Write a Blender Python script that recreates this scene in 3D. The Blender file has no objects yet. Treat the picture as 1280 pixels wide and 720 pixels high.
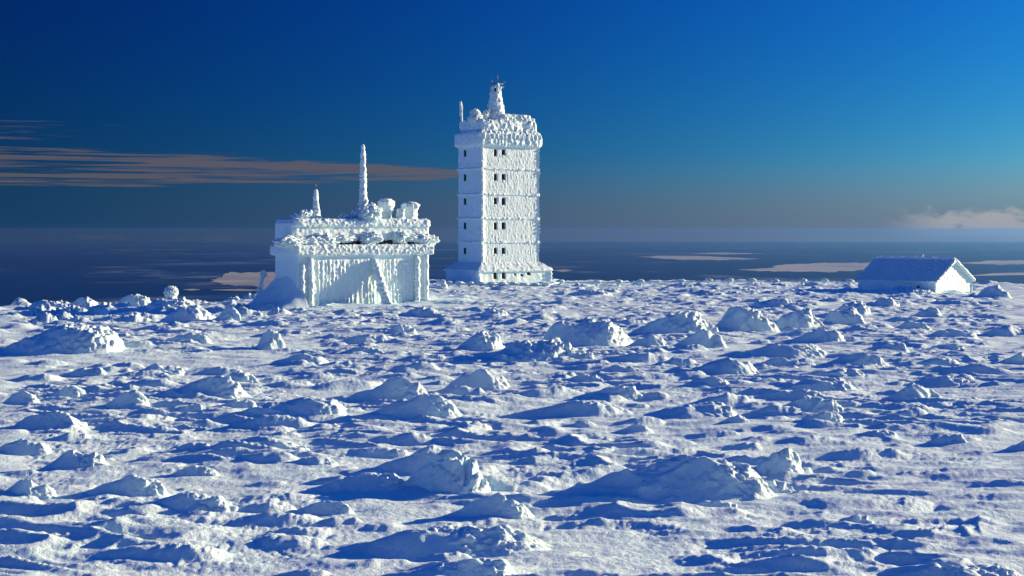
import bpy, math, random
import numpy as np

sc = bpy.context.scene
COL = sc.collection
R = math.radians

# ------------------------------------------------------------------ camera
CAM_H = 6.5
F = 1778.0            # focal length in pixels of a 1280 px wide frame
EYE = 287.0           # eye level row in that frame
cam = bpy.data.cameras.new("camera")
cam.sensor_width = 36.0
cam.lens = F * 36.0 / 1280.0
cam.shift_y = -(360.0 - EYE) / 1280.0
cam.clip_start = 0.5
cam.clip_end = 200000.0
camo = bpy.data.objects.new("camera", cam)
COL.objects.link(camo)
camo.location = (0, 0, CAM_H)
camo.rotation_euler = (R(90), 0, 0)
sc.camera = camo

# ------------------------------------------------------------------ light
SUN_EL = 12.0
SUN_AZ = 65.0         # degrees clockwise from the viewing direction
sx = math.sin(R(SUN_AZ)) * math.cos(R(SUN_EL))
sy = math.cos(R(SUN_AZ)) * math.cos(R(SUN_EL))
sz = math.sin(R(SUN_EL))
sun = bpy.data.lights.new("sun", "SUN")
sun.energy = 4.3
sun.angle = R(0.5)
sun.color = (1.0, 0.74, 0.42)
suno = bpy.data.objects.new("sun", sun)
COL.objects.link(suno)
from mathutils import Vector, Matrix
suno.rotation_euler = Vector((sx, sy, sz)).to_track_quat('Z', 'Y').to_euler()

sc.view_settings.view_transform = 'Standard'
sc.view_settings.look = 'None'
sc.view_settings.exposure = 1.40
sc.view_settings.gamma = 1.0
sc.view_settings.use_curve_mapping = False

# ------------------------------------------------------------------ world
world = bpy.data.worlds.new("World")
sc.world = world
world.use_nodes = True
wt = world.node_tree
wt.nodes.clear()


class NT:
    def __init__(s, tree):
        s.t = tree

    def new(s, typ, **kw):
        n = s.t.nodes.new(typ)
        for k, v in kw.items():
            setattr(n, k, v)
        return n

    def put(s, sock, v):
        if isinstance(v, bpy.types.NodeSocket):
            s.t.links.new(v, sock)
        elif v is not None:
            sock.default_value = v

    def m(s, op, a, b=None, c=None, clamp=False):
        n = s.new('ShaderNodeMath', operation=op)
        n.use_clamp = clamp
        s.put(n.inputs[0], a)
        s.put(n.inputs[1], b)
        s.put(n.inputs[2], c)
        return n.outputs[0]

    def mix(s, f, a, b, blend='MIX'):
        n = s.new('ShaderNodeMix', data_type='RGBA', blend_type=blend)
        s.put(n.inputs[0], f)
        s.put(n.inputs[6], a)
        s.put(n.inputs[7], b)
        return n.outputs[2]

    def rng(s, v, a, b, c=0.0, d=1.0, smooth=True):
        n = s.new('ShaderNodeMapRange')
        n.interpolation_type = 'SMOOTHSTEP' if smooth else 'LINEAR'
        s.put(n.inputs[0], v)
        for i, x in enumerate((a, b, c, d)):
            s.put(n.inputs[i + 1], x)
        return n.outputs[0]

    def xyz(s, a, b, c):
        n = s.new('ShaderNodeCombineXYZ')
        s.put(n.inputs[0], a)
        s.put(n.inputs[1], b)
        s.put(n.inputs[2], c)
        return n.outputs[0]

    def noise(s, vec, scale, detail=4, rough=0.5, dist=0.0):
        n = s.new('ShaderNodeTexNoise')
        s.put(n.inputs['Vector'], vec)
        n.inputs['Scale'].default_value = scale
        n.inputs['Detail'].default_value = detail
        n.inputs['Roughness'].default_value = rough
        n.inputs['Distortion'].default_value = dist
        return n.outputs[0]


W = NT(wt)
tc = W.new('ShaderNodeTexCoord')
sep = W.new('ShaderNodeSeparateXYZ')
W.put(sep.inputs[0], tc.outputs['Generated'])
dx, dy, dz = sep.outputs
# below eye level the horizon colour goes on; overhead the clear blue of the upper frame goes on
hor = W.m('SQRT', W.m('ADD', W.m('ADD', W.m('MULTIPLY', dx, dx), W.m('MULTIPLY', dy, dy)), 1e-8))
zup = W.m('MAXIMUM', dz, 0.004)
zc = W.m('MULTIPLY', 0.24, W.m('SUBTRACT', 1.0, W.m('POWER', 2.71828, W.m('MULTIPLY', zup, -1.0 / 0.24))))
sky = W.new('ShaderNodeTexSky', sky_type='NISHITA')
sky.sun_disc = False
sky.sun_elevation = R(SUN_EL)
sky.sun_rotation = R(SUN_AZ)
sky.altitude = 1100
sky.air_density = 1.0
sky.dust_density = 0.3
sky.ozone_density = 4.0
W.put(sky.inputs[0], W.xyz(W.m('DIVIDE', dx, hor), W.m('DIVIDE', dy, hor), zc))
SKY_STRENGTH = 0.10
# the deep polarised blue of clear winter air: saturation lifted over the whole sky alike
sp = W.new('ShaderNodeSeparateColor')
W.put(sp.inputs[0], sky.outputs[0])
sr, sg, sb = (W.m('MINIMUM', c, k) for c, k in zip(sp.outputs[:3], (4.9, 8.5, 14.0)))
skyc = W.xyz(W.m('MULTIPLY', W.m('POWER', sr, 4.0), 0.0010),
             W.m('MULTIPLY', W.m('POWER', sg, 2.4), 0.0168),
             W.m('MULTIPLY', sb, 0.295))
# polarised skylight: darkest at right angles to the sun
cosun = W.m('ADD', W.m('ADD', W.m('MULTIPLY', dx, sx), W.m('MULTIPLY', dy, sy)), W.m('MULTIPLY', dz, sz))
ac = W.m('ABSOLUTE', cosun)
pol_fill = W.m('ADD', 0.34, W.m('ADD', W.m('MULTIPLY', ac, 0.70), W.m('MULTIPLY', W.m('MULTIPLY', ac, ac), 0.85)))  # extra unseen glow added near sun and antisun to fill the shadows
skyc = W.mix(1.0, skyc, W.xyz(pol_fill, pol_fill, pol_fill), 'MULTIPLY')

el = W.m('MULTIPLY', W.m('ARCSINE', dz), 57.29578)
az = W.m('MULTIPLY', W.m('ARCTAN2', dx, dy), 57.29578)
# thin grey-rose haze layer lying on the horizon all round
hz = W.rng(el, 3.2, -0.4)
lay = W.rng(el, 0.10, -0.12)
lay = W.m('MULTIPLY', lay, 0.9)
hz = W.m('MULTIPLY', hz, 0.85)
sunward = W.rng(az, -25.0, 60.0)
hzc = W.mix(sunward, (0.01, 0.18, 0.52, 1), (1.1, 1.35, 1.6, 1))
layc = W.mix(sunward, (0.01, 0.06, 0.20, 1), (1.7, 1.0, 0.75, 1))
skyc = W.mix(hz, skyc, hzc)
skyc = W.mix(lay, skyc, layc)
# cirrus streaks to the north-west
cv = W.xyz(W.m('MULTIPLY', az, 0.075), W.m('MULTIPLY', el, 1.6), 3.7)
cn = W.noise(cv, 1.0, 8, 0.6, 0.2)
cn2 = W.noise(W.xyz(W.m('MULTIPLY', az, 0.16), W.m('MULTIPLY', el, 8.5), 1.3), 1.0, 6, 0.62, 0.5)
cs = W.m('ADD', W.m('MULTIPLY', cn, 0.35), W.m('MULTIPLY', cn2, 0.65))
elc = W.m('ADD', 2.22, W.m('MULTIPLY', W.m('ADD', az, 3.0), -0.014))      # band centre sinks to the right
half = W.rng(az, -20.0, -2.0, 1.0, 0.36, False)
off = W.m('DIVIDE', W.m('ABSOLUTE', W.m('SUBTRACT', el, elc)), half)
env = W.m('MULTIPLY', W.rng(off, 1.25, 0.3), W.rng(az, 1.0, -3.5))
env2 = W.m('MULTIPLY', W.m('MULTIPLY', W.rng(el, 3.0, 3.6), W.rng(el, 4.7, 4.0)), W.rng(az, -12.0, -18.0))
env = W.m('MAXIMUM', env, W.m('MULTIPLY', env2, 0.62))
th = W.m('SUBTRACT', 0.63, W.m('MULTIPLY', env, 0.20))
cm = W.m('MULTIPLY', W.rng(W.m('SUBTRACT', cs, th), -0.01, 0.09), W.rng(env, 0.0, 0.15))
cm = W.m('MULTIPLY', cm, 0.70)
skyc = W.mix(cm, skyc, (0.52, 0.42, 0.44, 1))
# low cumulus far to the north-east, and small far ones over the north-western horizon
cu = W.noise(W.xyz(W.m('MULTIPLY', az, 0.7), W.m('MULTIPLY', el, 1.5), 7.1), 1.0, 6, 0.62, 0.3)
cutop = W.rng(az, 14.0, 17.0, 0.0, 0.55)
cuv = W.m('SUBTRACT', W.m('MULTIPLY', cu, 1.95), W.m('MULTIPLY', W.m('ADD', el, 0.2), 0.7))
cum = W.m('MULTIPLY', W.rng(W.m('SUBTRACT', cuv, 0.35), -0.10, 0.30), W.rng(az, 14.2, 17.5))
cum = W.m('MULTIPLY', W.m('MULTIPLY', cum, 0.85), W.rng(el, -0.55, -0.1))
skyc = W.mix(cum, skyc, (1.5, 1.5, 1.6, 1))
sm = W.noise(W.xyz(W.m('MULTIPLY', az, 0.9), W.m('MULTIPLY', el, 2.2), 2.2), 1.0, 3, 0.5)
smm = W.m('MULTIPLY', W.rng(sm, 0.5, 0.7), W.m('MULTIPLY', W.rng(el, -0.1, -0.32), W.rng(el, -0.62, -0.42)))
smm = W.m('MULTIPLY', smm, 0.4)
skyc = W.mix(smm, skyc, (0.55, 0.45, 0.65, 1))
bg = W.new('ShaderNodeBackground')
W.put(bg.inputs[0], skyc)
bg.inputs[1].default_value = SKY_STRENGTH
wo = W.new('ShaderNodeOutputWorld')
W.put(wo.inputs[0], bg.outputs[0])

# ------------------------------------------------------------------ numpy noise
_rs = np.random.RandomState(11)
_PERM = np.concatenate([_rs.permutation(512)] * 3).astype(np.int64)
_G2 = np.stack([np.cos(np.linspace(0, 2 * np.pi, 512, endpoint=False)), np.sin(np.linspace(0, 2 * np.pi, 512, endpoint=False))], 1).astype(np.float32)
_g = _rs.normal(size=(512, 3))
_G3 = (_g / np.linalg.norm(_g, axis=1, keepdims=True)).astype(np.float32)


def _f(t):
    return t * t * t * (t * (t * 6 - 15) + 10)


def n2(x, y, seed=0):
    x = np.asarray(x, np.float64) + seed * 37.31
    y = np.asarray(y, np.float64) + seed * 11.77
    xi = np.floor(x).astype(np.int64)
    yi = np.floor(y).astype(np.int64)
    fx = (x - xi).astype(np.float32)
    fy = (y - yi).astype(np.float32)
    xi &= 511
    yi &= 511
    u, v = _f(fx), _f(fy)

    def g(ix, iy, ax, ay):
        gg = _G2[_PERM[_PERM[ix & 511] + (iy & 511)]]
        return gg[..., 0] * ax + gg[..., 1] * ay
    a = g(xi, yi, fx, fy)
    b = g(xi + 1, yi, fx - 1, fy)
    c = g(xi, yi + 1, fx, fy - 1)
    d = g(xi + 1, yi + 1, fx - 1, fy - 1)
    return (a + u * (b - a) + v * ((c + u * (d - c)) - (a + u * (b - a)))) * 1.5


def n3(x, y, z, seed=0):
    x = np.asarray(x, np.float64) + seed * 17.3
    y = np.asarray(y, np.float64) + seed * 5.7
    z = np.asarray(z, np.float64) + seed * 9.1
    xi, yi, zi = (np.floor(a).astype(np.int64) for a in (x, y, z))
    fx, fy, fz = (x - xi).astype(np.float32), (y - yi).astype(np.float32), (z - zi).astype(np.float32)
    u, v, w = _f(fx), _f(fy), _f(fz)
    out = 0
    for i in (0, 1):
        for j in (0, 1):
            for k in (0, 1):
                gg = _G3[_PERM[_PERM[_PERM[(xi + i) & 511] + ((yi + j) & 511)] + ((zi + k) & 511)]]
                d = gg[..., 0] * (fx - i) + gg[..., 1] * (fy - j) + gg[..., 2] * (fz - k)
                out = out + d * (u if i else 1 - u) * (v if j else 1 - v) * (w if k else 1 - w)
    return out * 1.6


def ss(a, b, x):
    t = np.clip((x - a) / (b - a), 0, 1)
    return t * t * (3 - 2 * t)


def billow(x, y, z=None, seed=0, octaves=3):
    o, a, f = 0, 1.0, 1.0
    for i in range(octaves):
        n = n2(x * f, y * f, seed + i) if z is None else n3(x * f, y * f, z * f, seed + i)
        o = o + a * np.abs(n)
        a *= 0.5
        f *= 2.1
    return o - 0.35


# ------------------------------------------------------------------ materials
def new_mat(name):
    m = bpy.data.materials.new(name)
    m.use_nodes = True
    m.node_tree.nodes.clear()
    return m, NT(m.node_tree)


def snow_material(name, col_a, col_b, scale=3.0, bump=0.03, grain=28.0):
    m, t = new_mat(name)
    tcn = t.new('ShaderNodeTexCoord')
    v = tcn.outputs['Object']
    b = t.new('ShaderNodeBsdfPrincipled')
    big = t.noise(v, scale, 3, 0.5)
    t.put(b.inputs['Base Color'], t.mix(t.rng(big, 0.35, 0.65), col_a, col_b))
    b.inputs['Roughness'].default_value = 0.62
    b.inputs['Specular IOR Level'].default_value = 0.25
    f1 = t.noise(v, grain, 5, 0.65)
    f2 = t.noise(v, grain * 0.28, 4, 0.6)
    h = t.m('ADD', t.m('MULTIPLY', f1, 0.45), f2)
    bp = t.new('ShaderNodeBump')
    bp.inputs['Strength'].default_value = 0.8
    bp.inputs['Distance'].default_value = bump
    t.put(bp.inputs['Height'], h)
    t.put(b.inputs['Normal'], bp.outputs[0])
    o = t.new('ShaderNodeOutputMaterial')
    t.put(o.inputs[0], b.outputs[0])
    return m


def plain_material(name, col, rough=0.5, metal=0.0):
    m, t = new_mat(name)
    b = t.new('ShaderNodeBsdfPrincipled')
    tcn = t.new('ShaderNodeTexCoord')
    n = t.noise(tcn.outputs['Object'], 6.0, 4, 0.6)
    c2 = tuple(c * 0.6 for c in col[:3]) + (1,)
    t.put(b.inputs['Base Color'], t.mix(n, col, c2))
    b.inputs['Roughness'].default_value = rough
    b.inputs['Metallic'].default_value = metal
    o = t.new('ShaderNodeOutputMaterial')
    t.put(o.inputs[0], b.outputs[0])
    return m


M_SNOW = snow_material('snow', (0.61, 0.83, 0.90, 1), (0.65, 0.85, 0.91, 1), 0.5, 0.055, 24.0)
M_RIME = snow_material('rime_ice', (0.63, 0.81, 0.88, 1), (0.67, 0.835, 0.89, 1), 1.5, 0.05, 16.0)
M_DARK = plain_material('dark_window', (0.012, 0.014, 0.018, 1), 0.25)
M_METAL = plain_material('dark_metal', (0.10, 0.10, 0.11, 1), 0.45, 0.6)
M_WOOD = plain_material('weathered_wood', (0.16, 0.11, 0.07, 1), 0.8)


# ------------------------------------------------------------------ mesh helpers
def raw_mesh(name, V, Q, mat, parent=None, smooth=True, loc=None):
    me = bpy.data.meshes.new(name)
    V = np.ascontiguousarray(V, np.float32)
    Q = np.ascontiguousarray(Q, np.int32)
    k = Q.shape[1]
    me.vertices.add(len(V))
    me.vertices.foreach_set('co', V.ravel())
    me.loops.add(Q.size)
    me.loops.foreach_set('vertex_index', Q.ravel())
    me.polygons.add(len(Q))
    me.polygons.foreach_set('loop_start', np.arange(0, Q.size, k, dtype=np.int32))
    me.polygons.foreach_set('loop_total', np.full(len(Q), k, np.int32))
    me.polygons.foreach_set('use_smooth', np.full(len(Q), smooth, bool))
    me.update(calc_edges=True)
    me.materials.append(mat)
    o = bpy.data.objects.new(name, me)
    COL.objects.link(o)
    if parent is not None:
        o.parent = parent
    if loc is not None:
        o.location = loc
    return o


def grid_quads(n, m):
    a = np.arange(n * m).reshape(n, m)
    return np.stack([a[:-1, :-1].ravel(), a[:-1, 1:].ravel(), a[1:, 1:].ravel(), a[1:, :-1].ravel()], 1)


def tag(o, label=None, cat=None, group=None, kind=None):
    if label:
        o['label'] = label
    if cat:
        o['category'] = cat
    if group:
        o['group'] = group
    if kind:
        o['kind'] = kind
    return o


def thing(name, label, cat, loc=(0, 0, 0), rotz=0.0, group=None):
    o = bpy.data.objects.new(name, None)
    o.empty_display_size = 0.2
    COL.objects.link(o)
    o.location = loc
    o.rotation_euler = (0, 0, rotz)
    return tag(o, label, cat, group)


def box_data(c, half, disp=None, step=0.1, r=0.1, taper=1.0, keep=None):
    """rounded box whose six faces are displaced outward by disp(P, N); taper scales the top in x, y"""
    half = np.array(half, float)
    r = min(r, half.min() * 0.98)
    step = step * 1.35
    n = [max(2, min(420, int(2 * h / step) + 1)) for h in half]
    Vs, Qs, off = [], [], 0
    for ax in range(3):
        for sgn in (-1, 1):
            a, b = [(1, 2), (2, 0), (0, 1)][ax]
            ga = np.linspace(-1, 1, n[a] + 1) * half[a]
            gb = np.linspace(-1, 1, n[b] + 1) * half[b]
            A, B = np.meshgrid(ga, gb, indexing='ij')
            P = np.zeros(A.shape + (3,))
            P[..., a] = A
            P[..., b] = B
            P[..., ax] = sgn * half[ax]
            inner = np.clip(P, -(half - r), half - r)
            D = P - inner
            D /= np.maximum(np.linalg.norm(D, axis=-1, keepdims=True), 1e-9)
            S = inner + r * D
            if taper != 1.0:
                k = 1 + (taper - 1) * (S[..., 2:3] / half[2] * 0.5 + 0.5)
                S[..., :2] *= k
            S = S + np.array(c)
            if disp is not None:
                S = S + D * disp(S, D)[..., None]
            Q = grid_quads(*A.shape) + off
            if sgn < 0:
                Q = Q[:, ::-1]
            Vs.append(S.reshape(-1, 3))
            Qs.append(Q)
            off += A.size
    return np.concatenate(Vs), np.concatenate(Qs)


def lathe_data(c, prof, seg=24, disp=None, tilt=(0, 0)):
    """prof: list of (z, r), densified by the caller; displaced outward by disp(P, N)"""
    prof = np.array(prof, float)
    th = np.linspace(0, 2 * np.pi, seg + 1)
    Z = np.repeat(prof[:, :1], seg + 1, 1)
    Rr = np.repeat(prof[:, 1:], seg + 1, 1)
    D = np.stack([np.cos(th)[None] + 0 * Z, np.sin(th)[None] + 0 * Z, 0 * Z], -1)
    P = np.stack([D[..., 0] * Rr + c[0] + tilt[0] * Z, D[..., 1] * Rr + c[1] + tilt[1] * Z, Z + c[2]], -1)
    if disp is not None:
        w = np.minimum(1, Rr / (Rr.max() * 0.35 + 1e-6))
        P = P + D * (disp(P, D) * w)[..., None]
    return P.reshape(-1, 3), grid_quads(len(prof), seg + 1)


def dense(prof, n):
    prof = np.array(prof, float)
    t = np.concatenate([[0], np.cumsum(np.hypot(*np.diff(prof, axis=0).T))])
    tt = np.linspace(0, t[-1], n)
    return np.stack([np.interp(tt, t, prof[:, 0]), np.interp(tt, t, prof[:, 1])], 1)


def blob_data(c, rad, seed, n=22, lump=0.25, freq=2.2):
    """rounded lump of rime: a sphere pushed out by billow noise"""
    rad = np.array(rad if hasattr(rad, '__len__') else (rad,) * 3, float)
    Vs, Qs = box_data((0, 0, 0), (1, 1, 1), None, 1.7 / n, 0.999)
    D = Vs / np.linalg.norm(Vs, axis=1, keepdims=True)
    k = 1 + lump * (1.6 * billow(D[:, 0] * freq, D[:, 1] * freq, D[:, 2] * freq, seed) + 0.5 * n3(D[:, 0] * 1.1, D[:, 1] * 1.1, D[:, 2] * 1.1, seed + 9))
    return D * k[:, None] * rad + np.array(c), Qs


def join(*parts):
    Vs, Qs, off = [], [], 0
    for V, Q in parts:
        Vs.append(V)
        Qs.append(Q + off)
        off += len(V)
    return np.concatenate(Vs), np.concatenate(Qs)


def rod_data(p0, p1, r0, r1=None, seg=8):
    p0, p1 = np.array(p0, float), np.array(p1, float)
    r1 = r0 if r1 is None else r1
    d = p1 - p0
    d /= np.linalg.norm(d)
    a = np.cross(d, (0.3, 0.9, 0.2))
    a /= np.linalg.norm(a)
    b = np.cross(d, a)
    th = np.linspace(0, 2 * np.pi, seg + 1)
    ring = np.cos(th)[:, None] * a + np.sin(th)[:, None] * b
    V = np.stack([p0 + ring * 1e-4, p0 + ring * r0, p1 + ring * r1, p1 + ring * 1e-4])
    return V.reshape(-1, 3), grid_quads(4, seg + 1)


def rime_tube_data(p0, p1, r0, r1, seed, lump=0.3, freq=3.0, seg=18, n=40, flag=0.0):
    """tapered rod overgrown by knobbly rime, thicker on its windward side (+x, flag)"""
    p0, p1 = np.array(p0, float), np.array(p1, float)
    d = p1 - p0
    L = np.linalg.norm(d)
    d /= L
    ref = np.array((1.0, 0, 0)) if abs(d[0]) < 0.8 else np.array((0, 1.0, 0))
    a = ref - d * np.dot(ref, d)
    a /= np.linalg.norm(a)
    b = np.cross(d, a)
    t = np.linspace(0, 1, n)
    cap = np.minimum(1, np.minimum(t, 1 - t) * L / (0.7 * max(r0, r1)) + 0.0)
    rr = (r0 + (r1 - r0) * t) * np.sqrt(np.clip(1 - (1 - cap) ** 2, 0, 1))
    th = np.linspace(0, 2 * np.pi, seg + 1)
    D = np.cos(th)[None, :, None] * a + np.sin(th)[None, :, None] * b + 0 * t[:, None, None]
    C = p0 + (d * L)[None] * t[:, None]
    P = C[:, None, :] + D * rr[:, None, None]
    k = 1 + lump * (1.8 * billow(P[..., 0] * freq, P[..., 1] * freq, P[..., 2] * freq, seed)) + flag * np.clip(np.cos(th), 0, 1)[None] * (0.6 + 0.8 * n3(P[..., 0], P[..., 1], P[..., 2] * 2.2, seed + 4))
    P = C[:, None, :] + D * (rr[:, None] * k)[..., None]
    return P.reshape(-1, 3), grid_quads(n, seg + 1)


# ------------------------------------------------------------------ the ground
def edge_dist(az):
    """distance from the viewpoint to the rim of the summit plateau, az in degrees"""
    return 137 + 39 * ss(-10.5, -5.0, az)


def base_z(x, y):
    d = np.hypot(x, y)
    az = np.degrees(np.arctan2(x, y))
    z = 0.16 * n2(x / 19.0, y / 19.0, 3) + 0.10 * n2(x / 7.0, y / 5.0, 4)
    t = np.maximum(0, d - edge_dist(az))
    z = z - 0.32 * t * t / (t + 9.0) * np.exp(-t / 1500.0) - 600 * ss(600, 3500, d)
    z = z - 0.45 * ss(-8.5, -12.5, az) * ss(88, 128, d) * ss(420, 300, d)
    # snow banked against the long building
    q = np.hypot((x + 14.0) / 11.0, (y - 117) / 5.0)
    z = z + 0.10 * ss(1.3, 0.4, q)
    return z


SCOUR = []            # (x, y, along, across, depth, angle) hollows the wind has cut beside the bigger drifts
_base0 = base_z


def base_z(x, y):
    z = _base0(x, y)
    for (cx, cy, a, b, dep, al) in SCOUR:
        X, Y = x - cx, y - cy
        u = (X * math.cos(al) + Y * math.sin(al)) / a
        v = (-X * math.sin(al) + Y * math.cos(al)) / b
        z = z - dep * np.exp(-(u * u + np.where(v < 0, v * v * 0.6, v * v)))
    return z


def meso_z(x, y):
    """wind-packed snow: long low sastrugi along x"""
    s = 0.07 * n2(x / 2.6, y / 1.1, 21) + 0.05 * n2(x / 1.1 + 0.3 * n2(x, y, 8), y / 0.6, 22)
    # connected wind-carved ridges between the drifts
    wx = x + 0.9 * n2(x / 3.0, y / 2.0, 26)
    rg = np.clip(1 - 1.9 * np.abs(n2(wx / 3.4, y / 1.25 + 0.12 * x, 27)), 0, 1) ** 1.5
    rg2 = np.clip(1 - 1.9 * np.abs(n2(wx / 1.6, y / 0.7 + 0.12 * x, 28)), 0, 1) ** 1.5
    calm = 1 - 0.85 * ss(-9, -12, x) * ss(62, 65, y) * ss(79, 76, y) - 0.6 * ss(7.5, 9.5, x) * ss(48, 43, y)
    pm = ss(-0.45, 0.25, n2(x / 9.0, y / 7.0, 29))
    s = s + calm * pm * (0.20 * rg + 0.09 * rg2)
    rp = n2(x / 1.1 + 0.6 * n2(x / 2.0, y / 2.0, 23), y / 0.34, 24)
    s = s + 0.05 * np.maximum(rp, -0.1) * ss(-0.15, 0.25, n2(x / 7.0, y / 5.0, 25))
    return s


def crust_z(x, y, amp=1.0):
    m = ss(0.0, 0.35, n2(x / 6.0, y / 4.0, 31) + 0.35 * n2(x / 1.7, y / 1.5, 32))
    c = 0.030 * billow(x / 0.27, y / 0.40, None, 33, 2)
    c2 = 0.010 * n2(x / 0.16, y / 0.12, 36)
    return (c * m + c2) * amp


def mound_h(u, v, p):
    """height 0..1 of a wind drift: tail at u=-1, peak near p['up'], steep front to u=1; near side v<0"""
    up, bn, seed = p['up'], p['bn'], p['seed']
    uu = u + 0.10 * n2(v * 2.0, u * 1.1, seed) * (u > -0.8)
    s = np.clip((uu + 1) / (up + 1), 0, 1)
    left = (s * s * (3 - 2 * s)) ** 0.85
    kn = up + 0.55 * (1 - up)
    s2 = np.clip((1 - uu) / (1 - kn), 0, 1)
    right = np.where(uu < kn, 1 - 0.18 * ss(up, kn, uu), 0.82 * (0.74 * (s2 * s2 * (3 - 2 * s2)) ** p['front'] + 0.26 * np.clip((1.55 - uu) / (1.55 - kn), 0, 1) ** 1.7))
    c = np.where(uu > up, right, left)
    v0 = p['wander'] * n2(u * 1.6, 0 * u, seed + 5)
    nw = 0.45 + 0.55 * c
    tn = np.clip(1 - (v0 - v) / (bn * nw), 0, 1)
    tf = np.clip(1 - (v - v0) / (0.95 * nw), 0, 1)
    prof = np.where(v < v0, 0.75 * tn * tn * (3 - 2 * tn) + 0.25 * tn ** 2.0, tf * tf * (3 - 2 * tf))
    h = c * prof
    if p['dome']:
        ud = np.where(u < 0.15, (0.15 - u) / 1.12, (u - 0.15) / 0.82)
        rho = np.sqrt(ud * ud + np.where(v < 0, v / 0.72, v / 0.95) ** 2) * (1 + 0.35 * n2(u * 1.7, v * 1.7, seed + 3) * p.get('calm', 1.0))
        prof = np.clip(1 - rho ** 2.2, 0, 1) ** 1.5
        c = prof
        h = prof * (0.85 + 0.25 * ud)
    return h * (1 + 0.22 * n2(u * 2.3, v * 2.3, seed + 2) * ss(0, 0.3, h)), c, prof


def px_ground(px, py, dz=0.0):
    """where the ray through pixel (px, py) of the 1280 px frame meets the ground"""
    Y = np.linspace(18, 185, 3000)
    X = (px - 640) / F * Y
    low = CAM_H - (py - EYE) / F * Y <= base_z(X, Y) + dz
    i = int(np.argmax(low)) if low.any() else 2999
    return float(X[i]), float(Y[i])


def gz(x, y):
    return float(base_z(np.array(float(x)), np.array(float(y))))


for (px0, px1, pyb, dep, al) in ((620, 880, 614, 1.15, 0.16), (400, 640, 682, 0.30, 0.05), (440, 580, 576, 0.22, 0.15), (280, 410, 520, 0.20, 0.03), (440, 540, 520, 0.2, 0.03),
                                 (545, 640, 640, 0.2, 0.0), (800, 890, 514, 0.16, 0.03), (375, 470, 608, 0.14, 0.05), (170, 260, 632, 0.16, 0.12), (850, 920, 463, 0.16, 0.0),
                                 (180, 270, 494, 0.15, 0.05), (90, 170, 612, 0.14, 0.1), (1080, 1280, 725, 0.25, 0.0), (940, 1030, 512, 0.15, 0.0), (1095, 1160, 497, 0.14, 0.0)):
    qx, qy = px_ground((px0 + px1) / 2, pyb)
    wd = (px1 - px0) * qy / F
    SCOUR.append((qx, qy + 0.1 * wd, wd * 0.42, wd * 0.22, dep * 0.4, al))

# fan-shaped sheet, finely divided where the camera looks
NC, NR = 820, 960
tcol = np.linspace(-1, 1, NC)
azs = np.radians(21.0 * tcol + 9.0 * np.sign(tcol) * np.clip(np.abs(tcol) - 0.9, 0, 1) ** 1 * 10)
pw = 0.1
dd = (15.0 ** pw + (206.0 ** pw - 15.0 ** pw) * np.linspace(0, 1, NR)) ** (1 / pw)
GX = dd[:, None] * np.sin(azs)[None]
GY = dd[:, None] * np.cos(azs)[None]
GZ = base_z(GX, GY) + meso_z(GX, GY)

rnd = random.Random(5)


def random_params(rg, seed, dome=False):
    return dict(up=rg.uniform(0.1, 0.5), bn=rg.uniform(0.38, 0.62), seed=seed, front=rg.uniform(0.6, 1.1),
                wander=rg.uniform(0.05, 0.22), dome=dome)


def smooth_zone(x, y):
    """places the wind has swept nearly bare of lumps"""
    px = 640 + F * x / y
    py = EYE + F * CAM_H / y
    if 1050 < px < 1270 and 638 < py < 702:
        return 1.0
    if px < 330 and 442 < py < 458:
        return 0.93
    if 360 < px < 560 and 376 < py < 386:
        return 0.9
    if px > 1130 and 560 < py < 650:
        return 0.85
    if px > 1180 and 385 < py < 470:
        return 0.55
    if 100 < px < 330 and 540 < py < 565:
        return 0.8
    if px < 330 and py > 655:
        return 0.7
    if 640 < px < 1000 and py > 636:
        return 0.8
    return 0.0


rough_add = np.zeros_like(GZ)
for i in range(5600):
    d = math.sqrt(rnd.uniform(20 ** 2, 178 ** 2))
    a = R(rnd.uniform(-24, 24))
    x, y = d * math.sin(a), d * math.cos(a)
    if rnd.random() < smooth_zone(x, y):
        continue
    L = min(4.5, 1.15 * math.exp(rnd.gauss(0, 0.55)))
    if d > 95:
        L *= 1.15
    H = min(0.42, L * rnd.uniform(0.05, 0.14)) * (0.8 if d < 45 else 1.0)
    p = random_params(rnd, i % 97, rnd.random() < 0.2)
    hl, hd = L / 2, L * rnd.uniform(0.25, 0.42)
    ext = max(hl * 1.3, hd) * 1.25
    r0, r1 = np.searchsorted(dd, (d - ext, d + ext))
    c0, c1 = np.searchsorted(azs, (a - ext / d, a + ext / d))
    if r1 - r0 < 2 or c1 - c0 < 2:
        continue
    al = rnd.gauss(0.10, 0.12)
    X, Y = GX[r0:r1, c0:c1] - x, GY[r0:r1, c0:c1] - y
    u = (X * math.cos(al) + Y * math.sin(al)) / hl
    v = (-X * math.sin(al) + Y * math.cos(al)) / hd
    h, c, prof = mound_h(u, v, p)
    hh = h * H
    rough = ss(0.25, 0.6, h) * ss(-0.1, 0.5, u)
    rough = rough * (0.25 + 0.75 * ss(0.45, 0.85, prof))
    hh = hh + rough * min(H, 0.3) * 0.26 * billow((X + x) / 0.26, (Y + y) / 0.34, None, i % 31, 2)
    GZ[r0:r1, c0:c1] = np.maximum(GZ[r0:r1, c0:c1], GZ[r0:r1, c0:c1] * 0.35 + hh + 0.65 * np.minimum(GZ[r0:r1, c0:c1], base_z(GX[r0:r1, c0:c1], GY[r0:r1, c0:c1])))
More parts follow.
